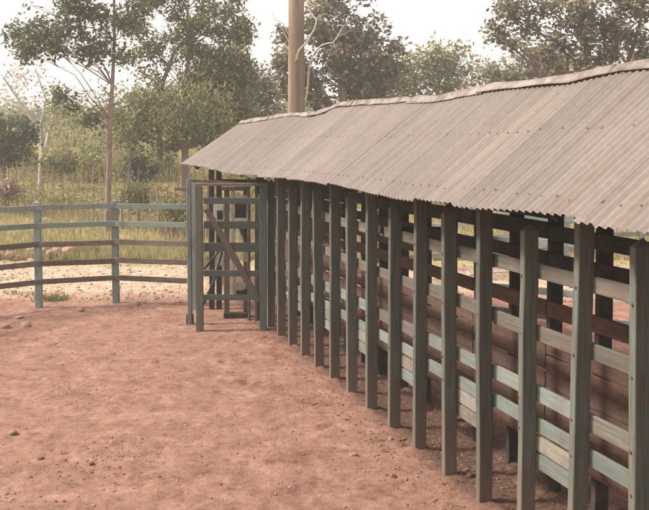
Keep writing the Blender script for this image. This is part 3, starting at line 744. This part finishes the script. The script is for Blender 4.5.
# ------------------------------------------------------------------ trees
def leaf_cloud(centres, radii, counts, size, seed, droop=.3, aspect=.5, twig=.22):
    """leaf quads gathered on twigs inside ellipsoids; returns verts, faces, tint"""
    r = np.random.default_rng(seed); VV = []; T_ = []
    for c, rad, n in zip(centres, radii, counts):
        per = 14; m = max(1, n // per)
        d = r.normal(size=(m, 3)); d /= np.linalg.norm(d, axis=1)[:, None]
        q = d * (r.random(m) ** .45)[:, None] * np.array(rad) + np.array(c)      # twig ends
        tw = r.normal(size=(m, per, 3)) * twig; pos = (q[:, None] + tw).reshape(-1, 3)
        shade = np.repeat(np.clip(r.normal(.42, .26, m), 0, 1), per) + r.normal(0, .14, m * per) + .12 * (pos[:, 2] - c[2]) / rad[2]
        k = len(pos)
        u = r.normal(size=(k, 3)); u[:, 2] = u[:, 2] * .6 - droop; u /= np.linalg.norm(u, axis=1)[:, None]
        v = np.cross(u, r.normal(size=(k, 3))); v /= np.linalg.norm(v, axis=1)[:, None]
        s = size * r.uniform(.6, 1.35, k)[:, None]
        nn = np.cross(u, v) * s * .12
        VV.append(np.stack([pos, pos + u * s * .5 + v * s * aspect * .5 + nn, pos + u * s, pos + u * s * .5 - v * s * aspect * .5 + nn], 1)); T_.append(shade)
    V = np.concatenate(VV); n = len(V); return V.reshape(-1, 3), np.arange(4 * n).reshape(-1, 4), np.clip(np.concatenate(T_), 0, 1)
LIMBS = True
def tree(name, label, cat, base_px, Y, trunk, tr, clumps, leaf, size, bark, lobes=None, group=None, seed=1, dens=1.0, depth=.8, limb_from=.35, limb_r=.3, twig=.22, droop=.3, aspect=.5, extra=None):
    """trunk: list of photo positions; clumps: (px, py, rx, ry, n) ellipses in photo pixels at distance Y, given their own spread in depth"""
    k = Y / F; rr = random.Random(seed)
    x0 = at(base_px, 200, Y).x; z0 = float(ground_h(x0, Y)); root = empty(name, (x0, Y, z0)); tag(root, label, cat, group); b0 = root.location.copy()
    tp = [Vector((x0, Y, z0 - .15)) - b0] + [at(px, py, Y) + Vector((0, rr.uniform(-.2, .2), 0)) - b0 for px, py in trunk]
    n = len(tp); rad = [tr * (1 - .72 * i / (n - 1)) for i in range(n)]; rad[0] *= 1.25
    acc = Acc(); acc.add(*tube_np(tp, rad, 9))
    cs, rs, ns = [], [], []
    for (px, py, rx, ry, q) in clumps:
        c = at(px, py, Y) - b0 + Vector((0, rr.uniform(-1, 1) * depth * max(rx, 14) * k * .8, 0))
        cs.append(c); rs.append((rx * k, max(rx, ry) * k * depth, ry * k)); ns.append(int(q * dens))
        # limb from the trunk to the clump
        zt = c.z - rr.uniform(.5, 1.1) * abs(c.x) * .8 - .5
        j = min(range(1, n), key=lambda i: abs(tp[i].z - max(zt, tp[-1].z * limb_from)) ) if n > 1 else 0
        a = tp[j]; mid = a.lerp(c, .5) + Vector((rr.uniform(-.2, .2), rr.uniform(-.2, .2), rr.uniform(.0, .35))); r0 = max(.02, rad[j] * limb_r * rr.uniform(.6, 1))
        if limb_r == 0: continue
        acc.add(*tube_np([a, a.lerp(mid, .5) + Vector((rr.uniform(-.1, .1), 0, rr.uniform(-.1, .1))), mid, mid.lerp(c, .6), c], [r0, r0 * .85, r0 * .6, r0 * .4, r0 * .2], 5))
        for _ in range(4):
            e = c + Vector((rr.uniform(-.8, .8) * rx * k, rr.uniform(-.8, .8) * rx * k * depth, rr.uniform(-.7, .8) * ry * k))
            acc.add(*tube_np([mid.lerp(c, .3), mid.lerp(e, .7) + Vector((0, 0, rr.uniform(0, .15))), e], [r0 * .4, r0 * .3, r0 * .1 + .003], 4))
    acc.build('trunk', bark, root)
    if extra:
        for e in extra: 
            V, Fc = tube_np([at(px, py, Y + dy) - b0 for px, py, dy in e[0]], e[1], 6); mesh_np('limb', [tuple(v) for v in V], Fc, bark, root, True)
    if sum(ns):
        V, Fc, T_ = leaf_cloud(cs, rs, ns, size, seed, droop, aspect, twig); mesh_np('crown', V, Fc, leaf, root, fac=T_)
    return root
def blob(cx, cy, rx, ry, n, cnt, seed, sr=(10, 20), top=None):
    """many small ellipses filling a big uneven one"""
    r = random.Random(seed); out = []
    while len(out) < n:
        x, y = r.uniform(-1, 1), r.uniform(-1, 1)
        if x * x + y * y > 1: continue
        s = r.uniform(*sr); out.append((cx + x * rx, cy + y * ry, s * r.uniform(.9, 1.3), s * r.uniform(.6, .95), int(cnt * (s / 14) ** 2)))
    return out
# A slender tree with its trunk left of centre, leaning clusters of big leaves
tree('slender_tree', 'slender pinkish trunked tree with open clusters of dark leaves, at the upper left', 'tree', 107.5, 26.5, [(108.5, 205), (109, 160), (110.5, 120), (112, 85), (114, 40), (115.5, 0), (117, -40)], .1,
     [(28, 42, 20, 13, 500), (12, 30, 9, 9, 160), (42, 28, 12, 10, 260), (28, 52, 10, 8, 220), (52, 44, 9, 9, 200), (72, 8, 14, 10, 420), (90, 12, 12, 10, 300), (66, 28, 13, 10, 330), (60, 46, 10, 8, 200), (88, 50, 15, 10, 420), (104, 44, 9, 7, 160), (82, 34, 10, 7, 120),
      (100, 15, 9, 12, 220), (128, 22, 12, 10, 300), (122, 55, 9, 7, 140), (135, 5, 12, 9, 260), (60, 95, 10, 12, 120), (68, 105, 13, 9, 160), (92, 118, 12, 9, 200), (80, -18, 30, 14, 700), (120, -22, 26, 14, 600), (30, 5, 3, 3, 0)],
     M['leaf_dark'], .155, M['pink_bark'], seed=3, depth=.9, limb_r=.28, twig=.15, dens=1.15)
# D thin bare trees at the left
tree('bare_tree', 'thin pale bare tree with a leaning forked trunk at the far left', 'tree', 41, 36, [(41, 150), (37, 128), (26, 112), (14, 95), (3, 78)], .11,
     [(16, 75, 14, 16, 90), (34, 80, 12, 14, 80), (26, 60, 12, 10, 60)], M['dry_leaf'], .16, M['white_bark'], seed=5, depth=.7, limb_r=.5, twig=.25,
     extra=[([(43, 158, 0), (41, 125, 0), (46, 100, 0), (36, 70, .3)], [.10, .07, .045, .02])])
tree('bare_tree', 'pale twin trunked sapling standing behind the shrubs on the left', 'tree', 45, 40, [(45, 150), (48, 135), (55, 110), (54, 85)], .15,
     [(56, 118, 12, 16, 200), (66, 100, 10, 10, 120), (50, 92, 10, 12, 100)], M['leaf_olive'], .17, M['white_bark'], seed=6, depth=.7, limb_r=.4)
# B big dense tree
cl = blob(185, 52, 66, 62, 58, 270, 4, (6, 12)) + blob(170, 112, 62, 38, 32, 240, 5, (6, 11)) + blob(215, 95, 40, 52, 26, 240, 6, (6, 11)) + [(242, 30, 9, 14, 330), (240, 62, 10, 12, 330), (130, 25, 10, 9, 240), (150, -14, 25, 16, 900), (200, -18, 30, 16, 1000), (236, -8, 10, 10, 300)]
tree('dense_tree', 'broad dense olive green tree filling the view left of the pole', 'tree', 188, 33, [(186, 175), (184, 150), (187, 120), (185, 90), (190, 50), (188, 10)], .17, cl, M['leaf_mid'], .17, M['bark'], seed=8, dens=1.7, depth=1.0, twig=.17, droop=.6,
     extra=[([(160, 160, .5), (158, 95, .3), (175, 50, 0), (205, 25, 0)], [.13, .10, .07, .03]), ([(150, 112, -1.5), (172, 92, -1.5), (190, 72, -1.2)], [.05, .04, .02])])
# lighter lower willow-like foliage before it
cl = blob(150, 112, 45, 34, 24, 150, 14, (5, 10)) + blob(86, 118, 44, 34, 34, 105, 15, (5, 9)) + blob(205, 118, 34, 32, 18, 150, 16, (6, 11))
tree('feathery_tree', 'lower feathery yellowish green tree under the dense one, reaching behind the slender trunk', 'tree', 128, 31, [(130, 182), (129, 160), (132, 140), (134, 122)], .07, cl, M['leaf_olive'], .17, M['pink_bark'], seed=18, depth=.9, limb_r=.0, dens=1.6, twig=.22, droop=1.0, aspect=.28,
     extra=[([(118, 178, 0), (124, 165, 0), (134, 152, 0)], [.06, .05, .03])])
# small tree left of the pole
cl = blob(235, 105, 30, 24, 12, 300, 24, (8, 13)) + blob(262, 100, 24, 22, 14, 260, 25, (8, 13))
tree('small_tree', 'faded small tree showing between the dense tree and the pole', 'tree', 258, 40, [(258, 140), (260, 115), (258, 85)], .16, cl, M['leaf_dull'], .22, M['bark'], seed=28, depth=.9)
# F tree behind the pole
cl = blob(335, 62, 54, 46, 50, 210, 34, (6, 12)) + blob(345, 18, 36, 26, 17, 190, 35, (6, 11)) + blob(375, 75, 28, 26, 17, 190, 36, (6, 10)) + [(285, 35, 8, 9, 160), (282, 62, 8, 10, 220), (290, 85, 12, 14, 380), (395, 50, 7, 8, 120), (340, -10, 26, 10, 500)]
tree('shade_tree', 'tall dull green tree directly behind and right of the pole', 'tree', 345, 36, [(345, 130), (343, 90), (348, 60), (345, 25)], .26, cl, M['leaf_dull'], .24, M['bark'], seed=38, dens=1.3, depth=1.0, twig=.17)
# J bare limbs crossing the pole
V_ = [([(310, 132), (306, 95), (298, 70), (296, 58)], .0)]
dt = empty('dead_tree', (*at(309, 200, 21).xy, 0)); tag(dt, 'leafless pinkish tree whose crooked limbs cross beside the pole', 'tree'); b0 = dt.location.copy()
def limb(pts, rads, Y=21, name='limb'):
    P = [at(px, py, Y + dy) - b0 for px, py, dy in pts]; Q = []; q2 = []
    for i, (a, b) in enumerate(zip(P, P[1:])):
        Q.append(a); q2.append(rads[i] * .45); Q.append(a.lerp(b, rnd.uniform(.35, .65)) + Vector((rnd.uniform(-1, 1), 0, rnd.uniform(-1, 1))) * (b - a).length * .09); q2.append((rads[i] + rads[i + 1]) * .225 * rnd.uniform(.85, 1.15))
    Q.append(P[-1]); q2.append(rads[-1] * .4)
    V, Fc = tube_np(Q, q2, 7); return mesh_np(name, [tuple(v) for v in V], Fc, M['white_bark'], dt, True)
limb([(309, 248, 0), (308, 150, 0), (305, 105, .3), (299, 75, -.8), (296.5, 60, -2.4)], [.10, .08, .06, .05, .05], name='trunk')
limb([(296.5, 60, -2.4), (299, 50, -2.5), (308, 41, -2.5), (314, 30, -2.4), (316, 19, -2.3), (309, 10, -2.2), (306, 1, -2)], [.05, .045, .045, .04, .035, .025, .02])
limb([(316, 19, -2.3), (324, 14, -2.2), (335, 17, -2.2), (345, 12, -2)], [.03, .022, .016, .01])
limb([(305, 105, .3), (309, 70, 0), (315, 52, -.3), (322, 45, -.5), (333, 43, -.6), (338, 36, -.6), (342, 28, -.5)], [.05, .045, .05, .045, .04, .03, .02])
limb([(342, 28, -.5), (352, 20, -.4), (368, 12, -.3)], [.02, .013, .008]); limb([(338, 36, -.6), (350, 30, -.5), (362, 31, -.5)], [.018, .012, .007])
limb([(299, 75, -.8), (293, 45, .5), (284, 32, .6), (279, 20, .6)], [.04, .035, .025, .012]); limb([(284, 32, .6), (272, 12, .6), (262, 8, .7)], [.015, .012, .007]); 
limb([(293, 45, .5), (284, 24, .5), (277, 20, .5), (268, 17, .5)], [.02, .015, .01, .006])
# G pale olive tree
cl = blob(430, 78, 36, 26, 18, 300, 44, (8, 13)) + [(438, 52, 9, 8, 170), (460, 52, 9, 8, 150), (452, 66, 11, 9, 230), (425, 62, 8, 8, 160), (470, 70, 10, 6, 140), (407, 70, 9, 10, 190)]
tree('olive_tree', 'faded olive tree over the middle of the roof ridge', 'tree', 436, 48, [(436, 110), (438, 85), (440, 60)], .2, cl, M['leaf_olive'], .27, M['bark'], seed=48, depth=.8, twig=.3)
cl = blob(498, 80, 28, 14, 14, 260, 54, (7, 11)) + blob(540, 72, 26, 20, 14, 280, 55, (8, 12)) + blob(525, 55, 14, 12, 5, 170, 56, (7, 10))
tree('round_tree', 'low grey green tree under the hanging branches right of the gap', 'tree', 515, 44, [(515, 110), (515, 85), (520, 70)], .2, cl, M['leaf_dull'], .26, M['bark'], seed=58, depth=.8, twig=.3)
# I big open tree top right
cl = [(510, 10, 16, 10, 420), (500, 32, 11, 8, 240), (515, 42, 9, 6, 150), (530, 25, 12, 8, 200), (545, 8, 16, 9, 300), (570, 22, 12, 10, 260), (560, 42, 13, 9, 260), (545, 52, 12, 8, 230), (582, 8, 14, 10, 380), (585, 38, 12, 10, 260), (600, 22, 11, 9, 260), (618, 30, 16, 13, 520), (612, 50, 13, 9, 330), (598, 58, 12, 8, 260), (575, 62, 14, 8, 260), (636, 10, 13, 10, 330), (622, 4, 11, 8, 240), (642, 36, 9, 12, 220), (560, 72, 16, 8, 260), (645, 52, 8, 8, 160),
      (520, -14, 24, 12, 600), (570, -16, 28, 12, 600), (620, -18, 30, 14, 700), (665, 0, 20, 20, 700), (672, 35, 18, 20, 600)]
tree('spreading_tree', 'large open tree with hanging leaf clusters at the upper right', 'tree', 592, 30, [(591, 130), (590, 70), (588, 45), (584, 20), (580, -15)], .22, cl, M['leaf_dull'], .2, M['pink_bark'], seed=68, depth=.9, limb_r=.35, twig=.17,
     extra=[([(630, 90, .5), (627, 66, .5), (635, 40, .4), (642, 15, .3), (646, -8, .3)], [.10, .09, .07, .05, .03]), ([(630, 90, .5), (628, 66, .5), (618, 52, .3), (617, 40, 0)], [.06, .055, .04, .02]), ([(588, 45, 0), (576, 20, 0), (562, 2, 0), (550, -12, 0)], [.05, .04, .03, .02])])
cl = blob(640, 66, 30, 12, 10, 260, 74, (7, 11)) + blob(590, 78, 30, 9, 8, 220, 75, (7, 10))
tree('round_tree', 'low green tree behind the nearest end of the roof ridge', 'tree', 622, 46, [(622, 110), (620, 85), (625, 70)], .2, cl, M['leaf_mid'], .26, M['bark'], seed=78, depth=.8, twig=.3)
# C dark bush at the left edge
cl = blob(6, 138, 26, 26, 26, 360, 84, (6, 10))
tree('dark_bush', 'dark green rounded bush cut by the left edge of the view', 'bush', 4, 33, [(4, 165), (5, 145), (8, 130)], .1, cl, M['leaf_bush'], .17, M['bark'], seed=88, depth=.9, twig=.14)
# E shrubs along the grass edge
shr = [(35, 158, 16, 12, 39, 'leaf_bright', 'yellow green shrub right of the dark bush'), (62, 162, 18, 11, 36, 'leaf_mid', 'mid green low shrub left of the slender trunk'), (92, 163, 17, 12, 38, 'leaf_bright', 'bright bushy shrub touching the slender trunk'),
       (88, 152, 20, 12, 44, 'leaf_olive', 'olive shrub above and behind the bright bushy one'), (142, 166, 13, 16, 34, 'leaf_bush', 'darkest upright shrub right of the slender trunk'), (128, 160, 13, 12, 40, 'leaf_bright', 'light shrub between the slender trunk and the darkest shrub'),
       (165, 162, 15, 15, 39, 'leaf_mid', 'green shrub left of the roof corner'), (192, 170, 17, 17, 41, 'leaf_olive', 'olive shrub under the far corner of the roof'), (232, 168, 26, 20, 43, 'leaf_bright', 'light green shrub seen under the far eave'), (138, 196, 12, 11, 27, 'weed', 'leafy pale green plant behind the stick fence near the portal'), (172, 208, 12, 15, 25.5, 'weed', 'scrubby low plant behind the pen fence close to the portal'), (6, 188, 7, 2.5, 30, 'flower', 'low pink flowering bush at the left edge of the dry grass')]
for i, (px, py, rx, ry, Y, mt, lb) in enumerate(shr):
    tree('shrub' if mt != 'flower' else 'flowering_shrub', lb, 'shrub', px, Y, [(px, py + ry * .3), (px + 1, py - ry * .4)], .05, blob(px, py, rx * .75, ry * .7, 11, 260, 200 + i, (6, 9)), M[mt], .13 if Y < 30 else .17, M['bark'], seed=210 + i, depth=1, twig=.15, limb_r=0)
r_ = np.random.default_rng(71)
for nm, mt, lab, cnt, seed in (('low_scrub', 'leaf_bright', 'bright low scrub scattered over the rising dry grass', 210, 1), ('dull_scrub', 'leaf_olive', 'olive low scrub mixed into the grass below the trees', 190, 2), ('dark_scrub', 'leaf_mid', 'deeper green scrub at the back of the grass', 110, 3)):
    cs, rs, ns = [], [], []
    for i in range(cnt):
        y = r_.uniform(29, 58) if seed < 3 else r_.uniform(38, 62); x = r_.uniform(-.5, .4) * y; q = r_.uniform(.25, .75) * (1 + (y - 28) / 40)
        cs.append(Vector((x, y, float(ground_h(x, y)) + q * .5))); rs.append((q * 1.3, q, q * .75)); ns.append(int(190 * q))
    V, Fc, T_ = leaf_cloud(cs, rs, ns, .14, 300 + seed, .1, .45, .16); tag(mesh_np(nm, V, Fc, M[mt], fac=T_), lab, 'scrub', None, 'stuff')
# far wood closing the horizon, one mass
r_ = np.random.default_rng(77); cs, rs, ns = [], [], []
for i in range(150):
    x = r_.uniform(-62, 62); y = r_.uniform(78, 100); h = r_.uniform(1.5, 5.5); z = float(ground_h(x, y)) + h * r_.uniform(.1, .9); cs.append(Vector((x, y, z))); rs.append((r_.uniform(2, 4), 3, r_.uniform(1.2, 2.2))); ns.append(420)
V, Fc, T_ = leaf_cloud(cs, rs, ns, .5, 90, .2, .6, .6)
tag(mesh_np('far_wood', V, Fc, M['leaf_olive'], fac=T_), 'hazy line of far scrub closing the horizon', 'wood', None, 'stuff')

# ------------------------------------------------------------------ faint haze in the air
b = bmesh.new(); bmesh.ops.create_cube(b, size=1)
hm = bpy.data.materials.new('haze'); hm.use_nodes = True; t = hm.node_tree; t.nodes.clear()
o_ = t.nodes.new('ShaderNodeOutputMaterial'); v_ = t.nodes.new('ShaderNodeVolumePrincipled'); v_.inputs['Color'].default_value = (.985, .95, .90, 1); v_.inputs['Density'].default_value = .003
v_.inputs['Anisotropy'].default_value = .3
t.links.new(v_.outputs[0], o_.inputs['Volume'])
hz = to_obj('haze', b, hm); hz.scale = (150, 135, 24); hz.location = (0, 50, 10.5); tag(hz, 'pale dusty haze in the warm air', 'haze', None, 'stuff')
